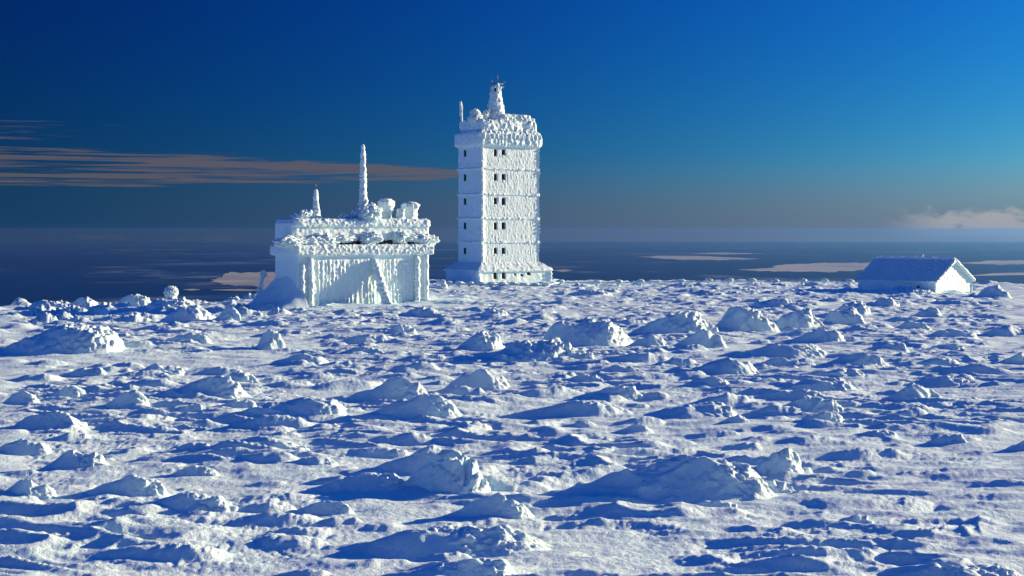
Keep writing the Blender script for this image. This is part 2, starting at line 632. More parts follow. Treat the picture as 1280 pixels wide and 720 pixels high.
# knobbly rim of the plateau
for i in range(230):
    d = rnd.uniform(104, 139) if i < 150 else rnd.uniform(140, 176)
    a = R(rnd.uniform(-22, -8.5)) if i < 150 else R(rnd.uniform(-3, 22))
    x, y = d * math.sin(a), d * math.cos(a)
    L = rnd.uniform(1.0, 2.8)
    H = L * rnd.uniform(0.16, 0.30) * (1.0 if i < 150 else 0.6)
    p = random_params(rnd, i % 97, True)
    r0, r1 = np.searchsorted(dd, (d - L, d + L))
    c0, c1 = np.searchsorted(azs, (a - L / d, a + L / d))
    X, Y = GX[r0:r1, c0:c1] - x, GY[r0:r1, c0:c1] - y
    h, c, prof = mound_h(X / (L / 2), Y / (L * 0.4), p)
    hh = H * h * (1 + 0.9 * billow((X + x) / 0.45, (Y + y) / 0.45, None, i % 29, 2))
    GZ[r0:r1, c0:c1] = np.maximum(GZ[r0:r1, c0:c1], base_z(X + x, Y + y) + hh)
GZ += crust_z(GX, GY)
# wind-cut crescent grooves at the near right
groove = np.zeros_like(GZ)
for (px, py, L, w, al) in ((1126, 682, 2.2, 0.16, 0.95), (1146, 674, 1.6, 0.10, 1.0), (1165, 668, 2.0, 0.14, 0.95), (1181, 664, 1.4, 0.06, 1.0),
                           (1204, 668, 2.3, 0.22, 1.45), (1222, 662, 2.6, 0.12, 1.3), (1262, 650, 1.7, 0.08, 1.75)):
    x, y = px_ground(px, py)
    X, Y = GX - x, GY - y
    u = (X * math.cos(al) + Y * math.sin(al)) / (L / 2)
    v = (-X * math.sin(al) + Y * math.cos(al)) / w + 1.1 * u * u
    groove = np.maximum(groove, ss(-0.25, 0.0, -v) * np.exp(-np.maximum(-v, 0) / 2.2) * ss(1, 0.4, np.abs(u)))
GZ += 0.05 * groove
rim = np.maximum(ss(0.93, 1.0, np.abs(tcol))[None] + 0 * GZ, np.maximum(ss(17.5, 15.0, dd), ss(198, 206, dd))[:, None] + 0 * GZ)
GZ = GZ * (1 - rim) + (base_z(GX, GY) - 0.08) * rim
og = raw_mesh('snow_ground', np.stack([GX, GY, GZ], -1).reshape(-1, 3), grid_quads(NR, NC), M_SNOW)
tag(og, 'sunlit windblown snow covering the summit plateau', None, None, 'structure')

# the rest of the summit and the mountain below it
dm = np.concatenate([np.linspace(0.5, 300, 80), np.geomspace(310, 4200, 40)])
am = np.radians(np.linspace(-180, 180, 241))
MX, MY = dm[:, None] * np.sin(am)[None], dm[:, None] * np.cos(am)[None]
MZ = base_z(MX, MY)
inside = ss(30.0, 28.4, np.abs(np.degrees(am)))[None] * (ss(15.5, 19, dm) * ss(205, 197, dm))[:, None]
MZ = MZ - 0.6 * inside - 0.05
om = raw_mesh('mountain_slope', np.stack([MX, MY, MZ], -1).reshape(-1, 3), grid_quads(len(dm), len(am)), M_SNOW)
tag(om, 'snowy mountain slope falling away below the summit', None, None, 'structure')

# ------------------------------------------------------------------ the lowland
LOW = -600.0
m, t = new_mat('winter_lowland')
tcn = t.new('ShaderNodeTexCoord')
v = tcn.outputs['Object']
a = t.noise(v, 0.00016, 5, 0.55, 0.6)
b2 = t.noise(v, 0.0007, 4, 0.6)
k = t.rng(t.m('ADD', t.m('MULTIPLY', a, 0.75), t.m('MULTIPLY', b2, 0.25)), 0.54, 0.68)
b = t.new('ShaderNodeBsdfPrincipled')
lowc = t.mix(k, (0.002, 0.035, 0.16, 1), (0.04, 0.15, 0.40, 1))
c3 = t.noise(v, 0.00032, 6, 0.62, 1.2)
t.put(b.inputs['Base Color'], t.mix(t.m('MULTIPLY', t.rng(c3, 0.54, 0.70), 0.55), lowc, (0.30, 0.36, 0.44, 1)))
b.inputs['Roughness'].default_value = 0.9
b.inputs['Specular IOR Level'].default_value = 0.0
o = t.new('ShaderNodeOutputMaterial')
t.put(o.inputs[0], b.outputs[0])
M_LOW = m
rr = np.concatenate([[1.0], np.geomspace(800, 72000, 44)])
aa = np.linspace(-np.pi, np.pi, 241)
LX, LY = rr[:, None] * np.sin(aa)[None], rr[:, None] * np.cos(aa)[None]
ol = raw_mesh('lowland', np.stack([LX, LY, 0 * LX + LOW], -1).reshape(-1, 3), grid_quads(len(rr), len(aa)), M_LOW)
tag(ol, 'dark forested lowland stretching to the horizon', None, None, 'structure')

M_FIELD = snow_material('snow_field', (0.52, 0.50, 0.45, 1), (0.30, 0.32, 0.34, 1), 0.0012, 0.0, 0.01)


def field(pts, seed, lab):
    """flat snow-covered open land, outline given by where it meets the lowland"""
    P = []
    n = len(pts)
    for i in range(n):
        (x0, y0), (x1, y1) = pts[i], pts[(i + 1) % n]
        for q in range(10):
            s = q / 10
            px, py = x0 + (x1 - x0) * s, y0 + (y1 - y0) * s
            Y = (CAM_H - LOW - 3) * F / (py - EYE)
            P.append(((px - 640) / F * Y, Y))
    P = np.array(P)
    ctr = P.mean(0)
    ang = np.arange(len(P))
    k = 1 + 0.16 * n2(ang * 0.45, ang * 0 + seed, seed) + 0.10 * n2(ang * 1.1, ang * 0 + seed, seed + 3)
    P = ctr + (P - ctr) * k[:, None]
    V = np.concatenate([np.c_[ctr[None], [[LOW + 3]]], np.c_[P, np.full(len(P), LOW + 3)]])
    idx = np.arange(len(P))
    T = np.stack([0 * idx, 1 + idx, 1 + (idx + 1) % len(P)], 1)
    o = raw_mesh('snow_field', V, T, M_FIELD, None, False)
    tag(o, lab, None, None, 'structure')


field([(262, 352), (285, 341), (335, 340), (372, 342), (372, 364), (330, 362), (318, 357), (290, 357)], 1, 'pale open snowfield in the dark lowland beside the long building')
field([(228, 362), (240, 361), (252, 362), (240, 363.2)], 2, 'small pale clearing in the dark lowland beyond the rime ball')
field([(262, 362.5), (300, 361), (335, 362.5), (310, 364)], 9, 'thin pale clearing in front of the large lowland snowfield')
field([(795, 321), (830, 319.5), (900, 321), (950, 323.5), (900, 325), (850, 324.5)], 3, 'thin pale snowfield far out in the lowland beyond the fence')
field([(918, 337), (965, 335), (970, 331), (1030, 328.5), (1095, 328), (1100, 336), (1040, 340), (960, 339)], 4, 'broad pale snowfield in the lowland left of the hut roof')
field([(1205, 345), (1250, 341), (1320, 340), (1320, 343), (1260, 344)], 5, 'narrow pale snowfield in the lowland beyond the hut')
field([(1195, 329), (1240, 325.5), (1300, 325), (1300, 329), (1250, 331)], 6, 'far pale snowfield below the steaming cloud')
field([(690, 338), (706, 336.5), (716, 338), (704, 340)], 7, 'small pale clearing in the lowland just beyond the tower')
field([(860, 317), (900, 315.5), (960, 317), (900, 318)], 8, 'farthest thin pale snowfield near the horizon haze')

# ------------------------------------------------------------------ snow mounds
# (left, right, foot row, top row, rounded?, label)
MOUNDS = [
    (-8, 174, 443, 392, 1, 'largest cauliflower-textured snow heap beside the smooth bare strip'),
    (28, 90, 389, 373, 1, 'pillow-shaped snow heap on the plateau rim with dark lowland behind'),
    (80, 124, 387, 366, 1, 'knobbly snow heap on the rim between pillow heap and rime ball'),
    (140, 192, 384, 364, 1, 'knobbly snow heap on the rim just short of the rime ball'),
    (172, 252, 388, 367, 1, 'snow heap on the rim carrying the rime ball'),
    (196, 268, 404, 374, 1, 'rounded snow heap right below the rime ball'),
    (268, 304, 404, 380, 1, 'small steep snow heap at the foot of the blue bank by the long building'),
    (68, 136, 471, 454, 0, 'low lone drift in the middle of the smooth bare strip'),
    (144, 238, 473, 449, 0, 'long low drift at the edge of the smooth bare strip'),
    (-4, 52, 508, 482, 0, 'low drift cut by the picture edge below the largest heap'),
    (38, 108, 501, 478, 0, 'short drift with a scooped hollow under its knobbly end'),
    (118, 188, 514, 486, 0, 'humped drift with a bright fan of snow on its sunny end'),
    (176, 312, 502, 469, 0, 'long wedge drift with a smooth blue flank above the twin small drifts'),
    (-2, 112, 541, 513, 0, 'broad wedge drift at the picture edge with a ragged crest'),
    (196, 260, 520, 504, 0, 'small slim drift under the long wedge drift'),
    (254, 322, 516, 494, 0, 'small humped drift touching the large paired drift'),
    (274, 326, 483, 459, 1, 'rounded lump behind the right end of the long wedge drift'),
    (198, 268, 431, 412, 0, 'slim bright drift below the heap under the rime ball'),
    (264, 434, 529, 490, 0, 'large drift, first of the two big neighbours in mid-field'),
    (424, 578, 528, 485, 0, 'large drift with a cornice-like crest, second of the two big neighbours'),
    (408, 542, 506, 466, 0, 'tapering drift lying just behind the large cornice-crested drift'),
    (328, 414, 458, 435, 0, 'low drift midway below the long building'),
    (412, 486, 431, 414, 0, 'slim drift below the long building with a bright tip'),
    (420, 484, 446, 430, 0, 'second slim drift below the long building, nearer the viewer'),
    (560, 642, 440, 406, 1, 'steep boulder-like heap with one bright face and a long blue shadow'),
    (598, 738, 454, 420, 1, 'broad lumpy heap right of the boulder-like heap'),
    (540, 638, 491, 453, 0, 'double-humped drift below the boulder-like heap'),
    (468, 524, 421, 401, 0, 'small wedge drift near the corner of the long building'),
    (314, 358, 437, 404, 1, 'round heap below the shaded end of the long building'),
    (664, 802, 434, 386, 1, 'big domed heap with blue top and bright rim below the fence'),
    (796, 897, 420, 384, 1, 'smooth blue-flanked heap beside the big domed heap'),
    (880, 968, 418, 371, 1, 'tallest bright heap with a feathered sunny face below the fence'),
    (776, 838, 436, 416, 0, 'small drift in front of the smooth blue-flanked heap'),
    (830, 908, 437, 407, 0, 'curled drift in front of the feathered heap'),
    (888, 1042, 448, 422, 0, 'very long low drift stretching below the feathered heap'),
    (834, 952, 471, 441, 0, 'wedge drift with a crisp blue flank left of the very long drift end'),
    (832, 918, 487, 470, 0, 'low flat drift right under the crisp wedge drift'),
    (712, 810, 500, 474, 0, 'drift with a scooped bright nose on the gravelly snow'),
    (690, 760, 482, 465, 0, 'low drift above the scooped bright-nosed one'),
    (738, 802, 469, 453, 0, 'pair-like thin drift under the small curled one'),
    (788, 924, 524, 492, 0, 'long wedge drift behind the giant foreground drift'),
    (886, 940, 531, 516, 0, 'little broken drift off the tip of the long wedge'),
    (696, 748, 537, 522, 0, 'little drift in rough crumbly snow, first of two'),
    (756, 816, 544, 527, 0, 'little drift in rough crumbly snow, second of two'),
    (958, 1032, 412, 379, 1, 'blocky heap with bright lip next to the feathered heap'),
    (1022, 1084, 407, 380, 1, 'blocky heap second from the feathered heap'),
    (982, 1058, 430, 404, 0, 'triangular drift in front of the blocky heaps'),
    (920, 1004, 461, 443, 0, 'low drift tucked behind the long straight drift'),
    (998, 1114, 461, 436, 0, 'long straight drift with square bright end'),
    (1106, 1168, 413, 396, 0, 'small drift below the hut wall'),
    (1142, 1222, 426, 406, 0, 'slim drift below the hut gable'),
    (1072, 1138, 441, 424, 0, 'small low drift on the groomed snow below the hut'),
    (1150, 1208, 441, 427, 0, 'thin low drift on the groomed snow below the hut gable'),
    (1236, 1300, 457, 436, 0, 'lone drift cut by the picture edge on groomed snow'),
    (1214, 1296, 423, 402, 0, 'flat drift at the picture edge below the hut mound'),
    (1086, 1184, 505, 477, 0, 'wedge drift with a bright curled nose on open snow'),
    (1114, 1214, 484, 466, 0, 'narrow drift behind the curled-nose wedge'),
    (986, 1084, 475, 456, 0, 'ragged drift behind the stack of four parallel drifts'),
    (932, 1074, 494, 469, 0, 'first and farthest of four parallel stacked drifts'),
    (926, 1034, 504, 481, 0, 'second of four parallel stacked drifts with a bright cap'),
    (946, 1058, 521, 491, 0, 'third of four parallel stacked drifts'),
    (982, 1058, 533, 513, 0, 'nearest of four parallel stacked drifts'),
    (34, 138, 590, 553, 0, 'hollowed drift with a dark grey scoop near the picture edge'),
    (88, 214, 624, 585, 0, 'forked drift with a bright patch in its shadow'),
    (152, 304, 644, 610, 0, 'long curved drift ending in a bright wave'),
    (208, 268, 567, 550, 0, 'small wedge drift at the end of the crumb trail'),
    (203, 278, 598, 576, 0, 'small knobbly drift between crumb trail and curved drift'),
    (-24, 72, 630, 596, 0, 'smooth swell of snow at the picture edge with a crusted top'),
    (-34, 62, 570, 543, 0, 'bright smooth swell entering from the picture edge'),
    (316, 390, 567, 549, 0, 'small drift in front of the first big neighbour drift'),
    (336, 424, 586, 566, 0, 'small double drift left of the arched drift'),
    (360, 514, 617, 586, 0, 'long drift with a hooked bright crest'),
    (432, 604, 594, 549, 0, 'arched drift with a broad blue hollow'),
    (502, 622, 619, 564, 1, 'domed heap with a white brow next to the arched drift'),
    (346, 444, 645, 618, 0, 'short wedge drift in front of the hook-crested drift'),
    (540, 668, 649, 608, 0, 'sharp-nosed drift with a clean white end face'),
    (388, 692, 702, 642, 0, 'huge near drift with a straight dark blue trough'),
    (426, 650, 738, 696, 0, 'nearest drift cut by the bottom picture edge'),
    (608, 980, 634, 545, 0, 'giant foreground drift with a sweeping blue hollow'),
    (940, 1014, 600, 557, 1, 'crumbly bright heap at the sunny end of the giant drift'),
    (886, 1000, 622, 601, 0, 'low shadowed drift under the crumbly bright heap'),
    (842, 926, 639, 621, 0, 'low hollowed drift in front of the giant drift'),
    (1024, 1094, 659, 640, 0, 'low broken drift near the crescent grooves'),
    (1052, 1124, 550, 534, 0, 'low drift on open snow, first of a row of three'),
    (1148, 1214, 557, 537, 0, 'low drift on open snow, second of a row of three'),
    (1234, 1300, 567, 548, 0, 'low drift on open snow, third of the row at the picture edge'),
    (1056, 1300, 738, 702, 0, 'long shadowed drift along the bottom picture corner'),
    (1214, 1266, 374, 354, 1, 'smooth cone of snow standing beside the hut gable'),
    (1132, 1178, 398, 382, 0, 'low drift close under the hut'),
    (1040, 1092, 397, 374, 1, 'small heap between the fence end and the hut'),
    (700, 770, 372, 360, 1, 'flat dark-tipped hump just below the fence'),
    (590, 640, 398, 384, 1, 'small heap below the tower foot'),
    (500, 560, 398, 382, 1, 'small heap between long building and tower'),
    (940, 1000, 385, 368, 1, 'small knobbly heap right below the fence'),
    (1075, 1130, 385, 370, 1, 'small heap against the hut front'),
]


def make_mound(L, Rr, yb, yt, dome, label, i):
    rg = random.Random(100 + i)
    xc = (L + Rr) / 2
    x, yn = px_ground(xc, yb)
    ln = (Rr - L) * yn / F
    p = random_params(rg, 13 + i, bool(dome))
    if dome:
        p['up'] = rg.uniform(-0.05, 0.3)
        p['bn'] = 0.62
        hd = ln * 0.42
    else:
        hd = min(ln * 0.40, 2.1)
    if i >= 150:
        p['calm'] = 0.25
    if 'giant foreground' in label:          # the giant one
        p.update(up=0.42, bn=0.62, wander=0.10, front=0.8)
        hd = 2.2
    bn_m = p['bn'] * hd
    yc = yn + bn_m
    x = (xc - 640) / F * yc
    H = CAM_H - (yt - EYE) / F * yc - gz(x, yc)
    H = max(H, 0.12 * ln ** 0.7)
    H *= 0.62 if 'giant foreground' in label else (0.80 if dome else 0.72)
    ppm = F / yc * 0.8
    nu = int(np.clip(ln * 1.35 * ppm * 0.85, 30, 215))
    nv = int(np.clip(nu * 0.7, 26, 150))
    us = np.linspace(-1.25, 1.25 if dome else 1.7, nu)
    vs = np.concatenate([np.linspace(-1.05 if dome else -p['bn'] * 1.3 - p['wander'], 0, nv - nv // 3, endpoint=False), np.linspace(0, 1.2, nv // 3)])
    U, V = np.meshgrid(us, vs, indexing='ij')
    h, c, prof = mound_h(U, V, p)
    al = rg.gauss(0.05, 0.06)
    lx = U * ln / 2
    ly = V * hd
    wx = x + lx * math.cos(al) - ly * math.sin(al)
    wy = yc + lx * math.sin(al) + ly * math.cos(al)
    lump = 0.07 + 0.08 * H ** 0.5 + 0.02 * bool(dome)
    b = billow(wx / (lump * 2.4), wy / (lump * 2.4), h * H / (lump * 2.4), 40 + i, 4)
    front = ss(p['up'] - 0.15, p['up'] + 0.35, U + 0.25 * n2(U * 4, V * 4, i))
    crest = ss(0.8, 0.97, prof) * 0.8 * ss(-0.5, 0.2, U)
    rough = np.clip(np.maximum(front * ss(1.15, 0.8, U), crest), 0, 1) if not dome else np.clip(0.45 + front + 0.6 * crest, 0, 1)
    lvl = ss(0.03, 0.25, h)
    if i == 151:
        rough = rough * 0.05
    z = base_z(wx, wy) + 0.8 * meso_z(wx, wy) + h * H + rough * lvl * b * lump * (1.5 if dome else 0.85) + lvl * crust_z(wx, wy, 0.5) + 0.03 * H * n2(wx / 0.3, wy / 0.3, i) * lvl
    # clumps lean out over the sunny side a little
    wx = wx + rough * lvl * b * lump * 0.7
    wy = wy - rough * lvl * b * lump * 0.35
    edge = ss(0.06, 0.0, h)
    z = z - 0.05 - 0.10 * edge
    ctr = (x, yc, gz(x, yc))
    Vv = np.stack([wx - ctr[0], wy - ctr[1], z - ctr[2]], -1).reshape(-1, 3)
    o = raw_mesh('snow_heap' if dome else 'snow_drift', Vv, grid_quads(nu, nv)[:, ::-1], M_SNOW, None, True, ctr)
    tag(o, label, 'snow heap' if dome else 'snow drift', 'rime-crusted heaps of snow on the plateau' if dome else 'windblown drifts of snow on the plateau', 'thing')


for i, a in enumerate(MOUNDS):
    make_mound(*a, i)

# ------------------------------------------------------------------ frame helper for the buildings
class Place:
    def __init__(s, ox, oy, th):
        s.ox, s.oy, s.c, s.s = ox, oy, math.cos(th), math.sin(th)

    def lx(s, px, ly):
        k = (px - 640) / F
        return (k * (s.oy + ly * s.c) - s.ox + ly * s.s) / (s.c - k * s.s)

    def z(s, py, lx, ly):
        Y = s.oy + lx * s.s + ly * s.c
        return CAM_H - (py - EYE) / F * Y


TH = R(35.5)


def rib_disp(P, N, sd, amp=0.16, fx=2.3, fz=0.55):
    r = np.abs(n2(P[..., 0] * fx + 0.25 * n2(P[..., 0] * 2, P[..., 2] * 1.3, sd), P[..., 2] * fz, sd + 1))
    l = np.abs(n2(P[..., 0] * fx * 1.6, P[..., 2] * 2.6, sd + 2))
    return amp * (1.1 * r + 0.75 * l)


# ------------------------------------------------------------------ tower
def build_tower():
    Yt = 170.0
    cx = (601.7 - 640) / F * Yt
    pl = Place(cx, Yt, TH)           # origin at the near corner
    w = pl.lx(672, 0)
    dpt = 0.0
    for dpt in np.arange(3, 12, 0.02):
        X = cx - dpt * pl.s
        Y = Yt + dpt * pl.c
        if 640 + F * X / Y <= 573:
            break
    z = lambda py: CAM_H - (py - EYE) * Yt / F
    root = thing('weather_tower', 'tall square tower thickly coated in white rime with rows of small dark windows', 'tower', (cx, Yt, 0), TH)
    C = np.array((w / 2, dpt / 2))
    bands = [z(210.4), z(242.5), z(273), z(303)]
    wins = []
    rows = [190.6, 221.5, 252, 283, 314.5]
    for py in rows:
        for px in (618.7, 629.0):
            wins.append(('f', pl.lx(px, 0), z(py)))
        wins.append(('l', None, z(py)))
    side_y = None
    for ly in np.arange(0, dpt, 0.02):
        if 640 + F * (cx - ly * pl.s) / (Yt + ly * pl.c) <= 581.2:
            side_y = ly
            break
    HW, HH = 0.20, 0.40

    def wall_disp(P, N):
        f = (N[..., 1] < -0.6)
        d = 0.03 + 0.05 * billow(P[..., 0] * 1.5, P[..., 1] * 1.5, P[..., 2] * 1.2, 3, 2)
        fr = rib_disp(P, N, 50, 0.045, 5.0, 1.1)
        dd2 = np.where(f, 0.05 + fr, d)
        # thicker rime growing on the two edges of the sunny face
        e1 = np.exp(-((P[..., 0] - w) / 0.35) ** 2) * (P[..., 1] < 0.6) * (N[..., 0] > 0.5)
        e0 = np.exp(-((P[..., 0]) / 0.40) ** 2) * (P[..., 1] < 0.3) * (N[..., 1] < -0.2)
        lump = 0.6 + np.abs(n2(P[..., 2] * 2.2, P[..., 0] * 2.0, 77)) * 1.6
        dd2 = dd2 + 0.22 * e1 * lump + 0.12 * e0 * lump
        for (kk, lx, zz) in wins:
            if kk == 'f':
                q = np.maximum(np.abs(P[..., 0] - lx) / (HW + 0.03), np.abs(P[..., 2] - zz) / (HH + 0.03))
                dd2 = np.where(f & (q < 1), -0.16, dd2)
            else:
                q = np.maximum(np.abs(P[..., 1] - side_y) / (HW + 0.05), np.abs(P[..., 2] - zz) / (HH + 0.03))
                dd2 = np.where((N[..., 0] < -0.6) & (q < 1), -0.16, dd2)
        return dd2
    zt = z(180)
    V, Q = box_data((C[0], C[1], (zt + 1.0) / 2), (w / 2, dpt / 2, (zt - 1.0) / 2), wall_disp, 0.065, 0.08)
    raw_mesh('wall', V, Q, M_RIME, root)
    for (kk, lx, zz) in wins:
        if kk == 'f':
            V, Q = box_data((lx, 0.07, zz), (HW + 0.06, 0.05, HH + 0.06), None, 0.5, 0.01)
        else:
            V, Q = box_data((0.07, side_y, zz), (0.05, HW + 0.08, HH + 0.06), None, 0.5, 0.01)
        wo_ = raw_mesh('window', V, Q, M_DARK, root, False)
        wr = random.Random(int(zz * 100) + (0 if lx is None else int(lx * 10)))
        if kk == 'f':
            hh = wr.uniform(0.05, 0.26)
            V, Q = blob_data((lx + wr.uniform(-0.05, 0.05), 0.0, zz - HH - 0.04), (HW + 0.06, 0.10, hh), 500 + int(zz * 10), 10, 0.35)
        else:
            V, Q = blob_data((0.0, side_y, zz - HH - 0.02), (0.07, HW, wr.uniform(0.05, 0.14)), 500 + int(zz * 10), 10, 0.3)
        raw_mesh('sill_ice', V, Q, M_RIME, wo_)
    for i, bz in enumerate(bands):
        dsp = lambda P, N: 0.05 + 0.12 * billow(P[..., 0] * 1.8, P[..., 1] * 1.8, P[..., 2] * 2, 60 + i, 3) + 0.09 * np.exp(-(((P[..., 0] - w) ** 2 + P[..., 1] ** 2) / 0.16))
        V, Q = box_data((C[0], C[1], bz), (w / 2 + 0.12, dpt / 2 + 0.12, 0.075), dsp, 0.08, 0.05)
        raw_mesh('storey_band', V, Q, M_RIME, root)
    # base storey and its flared roof
    e = 1.12
    bw = []
    for px in (618.7, 629.5):
        bw.append((pl.lx(px, -e), z(345), 0.2, 0.34))
    bw += [(pl.lx(643.5, -e), z(344), 0.09, 0.09), (pl.lx(652, -e), z(345), 0.17, 0.10), (pl.lx(661, -e), z(343), 0.22, 0.13)]

    def bdisp(P, N):
        d = 0.02 + 0.07 * billow(P[..., 0] * 1.2, P[..., 1] * 1.2, P[..., 2] * 1.2, 71, 3)
        f = N[..., 1] < -0.6
        for (lx, zz, hw, hh) in bw:
            q = np.maximum(np.abs(P[..., 0] - lx) / (hw + 0.03), np.abs(P[..., 2] - zz) / (hh + 0.03))
            d = np.where(f & (q < 1), -0.2, d)
        ed = np.exp(-((P[..., 0] - w - e) / 0.3) ** 2) + np.exp(-((P[..., 0] + e) / 0.3) ** 2)
        return d + 0.22 * ed * (P[..., 1] < 0.4) * (N[..., 1] < 0.3) * (0.6 + np.abs(n2(P[..., 2] * 2, P[..., 0], 72)))
    V, Q = box_data((C[0], C[1], 0.5), (w / 2 + e, dpt / 2 + e, 1.0), bdisp, 0.09, 0.1)
    raw_mesh('base_wall', V, Q, M_RIME, root)
    for (lx, zz, hw, hh) in bw:
        V, Q = box_data((lx, -e + 0.1, zz), (hw + 0.06, 0.05, hh + 0.06), None, 0.5, 0.01)
        raw_mesh('window', V, Q, M_DARK, root, False)

    def sdisp(P, N):
        return 0.03 + 0.16 * billow(P[..., 0] * 2.2, P[..., 1] * 2.2, P[..., 2] * 2.2, 81, 3) * (0.4 + 0.6 * (N[..., 1] < -0.3))
    zb, zs = z(340.5), z(328)
    hx, hy = w / 2 + e + 0.22, dpt / 2 + e + 0.22
    V, Q = box_data((0, 0, (zb + zs) / 2), (hx, hy, (zs - zb) / 2), None, 0.09, 0.12)
    kz = np.clip((V[:, 2] - zb - 0.28) / (zs - zb - 0.28), 0, 1)
    V[:, 0] *= 1 + ((w / 2 + 0.06) / hx - 1) * kz
    V[:, 1] *= 1 + ((dpt / 2 + 0.06) / hy - 1) * kz
    V[:, :2] += C
    D = np.stack([np.sign(V[:, 0] - C[0]) * (np.abs(V[:, 0] - C[0]) / hx > 0.8), -1.0 * (V[:, 1] < C[1]), 0.8 + 0 * V[:, 0]], 1)
    D /= np.linalg.norm(D, axis=1, keepdims=True)
    V = V + D * sdisp(V, D)[:, None]
    raw_mesh('skirt_roof', V, Q, M_RIME, root)
    # cornice hung with rime
    def cdisp(P, N):
        hang = np.abs(n2(P[..., 0] * 1.6, P[..., 1] * 1.6, 91))
        return 0.04 + 0.19 * billow(P[..., 0] * 2.4, P[..., 1] * 2.4, P[..., 2] * 1.6, 90, 3) * (0.55 + 0.45 * (N[..., 1] < -0.3)) + 0.10 * hang
    zc0, zc1 = z(182), z(163)
    V, Q = box_data((C[0], C[1], (zc0 + zc1) / 2), (w / 2 + 0.42, dpt / 2 + 0.42, (zc1 - zc0) / 2), cdisp, 0.07, 0.45)
    raw_mesh('cornice', V, Q, M_RIME, root)
    parts = []
    rg = random.Random(3)
    k = 0
    lx = 0.1
    while lx < w:
        parts.append(rime_tube_data((lx, -0.42 - rg.random() * 0.1, zc1 - 0.35 + rg.uniform(-0.1, 0.1)), (lx + rg.uniform(-0.1, 0.25), -0.5, zc1 - rg.uniform(0.85, 1.15)), 0.17, 0.08, 200 + k, 0.3, 3.0, 12, 14))
        lx += rg.uniform(0.5, 0.75)
        k += 1
    raw_mesh('rime_fringe', *join(*parts), M_RIME, root)
    # parapet, roof hump
    def pdisp(P, N):
        return 0.19 * billow(P[..., 0] * 2.3, P[..., 1] * 2.3, P[..., 2] * 2.3, 95, 3) + 0.14 * n3(P[..., 0] * 0.6, P[..., 1] * 0.6, P[..., 2] * 0.6, 96)
    V, Q = box_data((C[0], C[1], (z(166) + z(149)) / 2), (w / 2 - 0.02, dpt / 2 - 0.02, (z(149) - z(166)) / 2), pdisp, 0.07, 0.35)
    raw_mesh('parapet', V, Q, M_RIME, root)
    x0, x1 = pl.lx(628, 1.0), pl.lx(662, 1.0)
    V, Q = box_data(((x0 + x1) / 2, 1.9, (z(153) + z(141)) / 2), ((x1 - x0) / 2, 1.1, (z(141) - z(153)) / 2 + 0.1), pdisp, 0.07, 0.25)
    raw_mesh('roof_hump', V, Q, M_RIME, root)
    # turret and lantern
    ty = 2.2
    tx = pl.lx(619, ty)
    zz = lambda py: pl.z(py, tx, ty)
    V, Q = lathe_data((tx, ty, 0), dense([(zz(160), 1.5), (zz(152), 1.3), (zz(143), 1.1), (zz(132), 0.9), (zz(122), 0.7), (zz(115), 0.6), (zz(114), 0.02)], 50), 40,
                      lambda P, D: 0.20 * billow(P[..., 0] * 2, P[..., 1] * 2, P[..., 2] * 2, 97, 3) + 0.18 * (D[..., 1] < 0) * np.abs(n2(P[..., 0] * 4, P[..., 2] * 1.5, 98)))
    raw_mesh('turret', V, Q, M_RIME, root)
    posts = []
    for i in range(6):
        an = i * math.pi / 3 + 0.3
        px_, py_ = tx + 0.5 * math.cos(an) + 0.1, ty + 0.5 * math.sin(an)
        posts.append(rime_tube_data((px_, py_, zz(117)), (px_, py_, zz(109)), 0.17, 0.14, 110 + i, 0.4, 4, 10, 12))
    raw_mesh('lantern_post', *join(*posts), M_RIME, root)
    V, Q = box_data((tx + 0.1, ty, zz(112.5)), (0.4, 0.4, 0.28), None, 0.3, 0.1)
    raw_mesh('lantern_core', V, Q, M_DARK, root)
    V, Q = blob_data((tx + 0.1, ty, zz(109)), (0.62, 0.58, 0.15), 120, 20, 0.4)
    raw_mesh('lantern_cap', V, Q, M_RIME, root)
    mx = pl.lx(622, ty)
    V, Q = rime_tube_data((mx, ty, zz(110)), (mx, ty, zz(103)), 0.26, 0.13, 121, 0.4, 4, 12, 16)
    raw_mesh('mast_foot', V, Q, M_RIME, root)
    ant = raw_mesh('antenna', *rod_data((mx, ty, zz(106)), (mx, ty, zz(88)), 0.035, 0.015, 8), M_METAL, root)
    xa, xb = pl.lx(614.5, ty), pl.lx(629.5, ty)
    raw_mesh('crossbar', *rod_data((xa, ty, zz(104.5)), (xb, ty, zz(104.5)), 0.03), M_METAL, ant)
    raw_mesh('wind_vane', *join(rod_data((xa, ty, zz(105)), (xa, ty, zz(100)), 0.05), box_data((xa + 0.05, ty, zz(101)), (0.12, 0.02, 0.10), None, 1, 0.005)), M_METAL, ant)
    cups = [rod_data((xb, ty, zz(105)), (xb, ty, zz(102)), 0.035)]
    for i in range(3):
        an = i * 2.094
        cups.append(blob_data((xb + 0.17 * math.cos(an), ty + 0.17 * math.sin(an), zz(101.7)), 0.085, 5, 6, 0.0))
        cups.append(rod_data((xb, ty, zz(101.7)), (xb + 0.17 * math.cos(an), ty + 0.17 * math.sin(an), zz(101.7)), 0.015))
    raw_mesh('anemometer', *join(*cups), M_METAL, ant)
    # ball, knobs and pole on the roof
    by = 1.6
    bx = pl.lx(594, by)
    zz = lambda py: pl.z(py, bx, by)
    V, Q = blob_data((bx, by, zz(142.5)), (0.62, 0.62, 0.62), 130, 34, 0.18, 2.5)
    raw_mesh('rime_ball', V, Q, M_RIME, root)
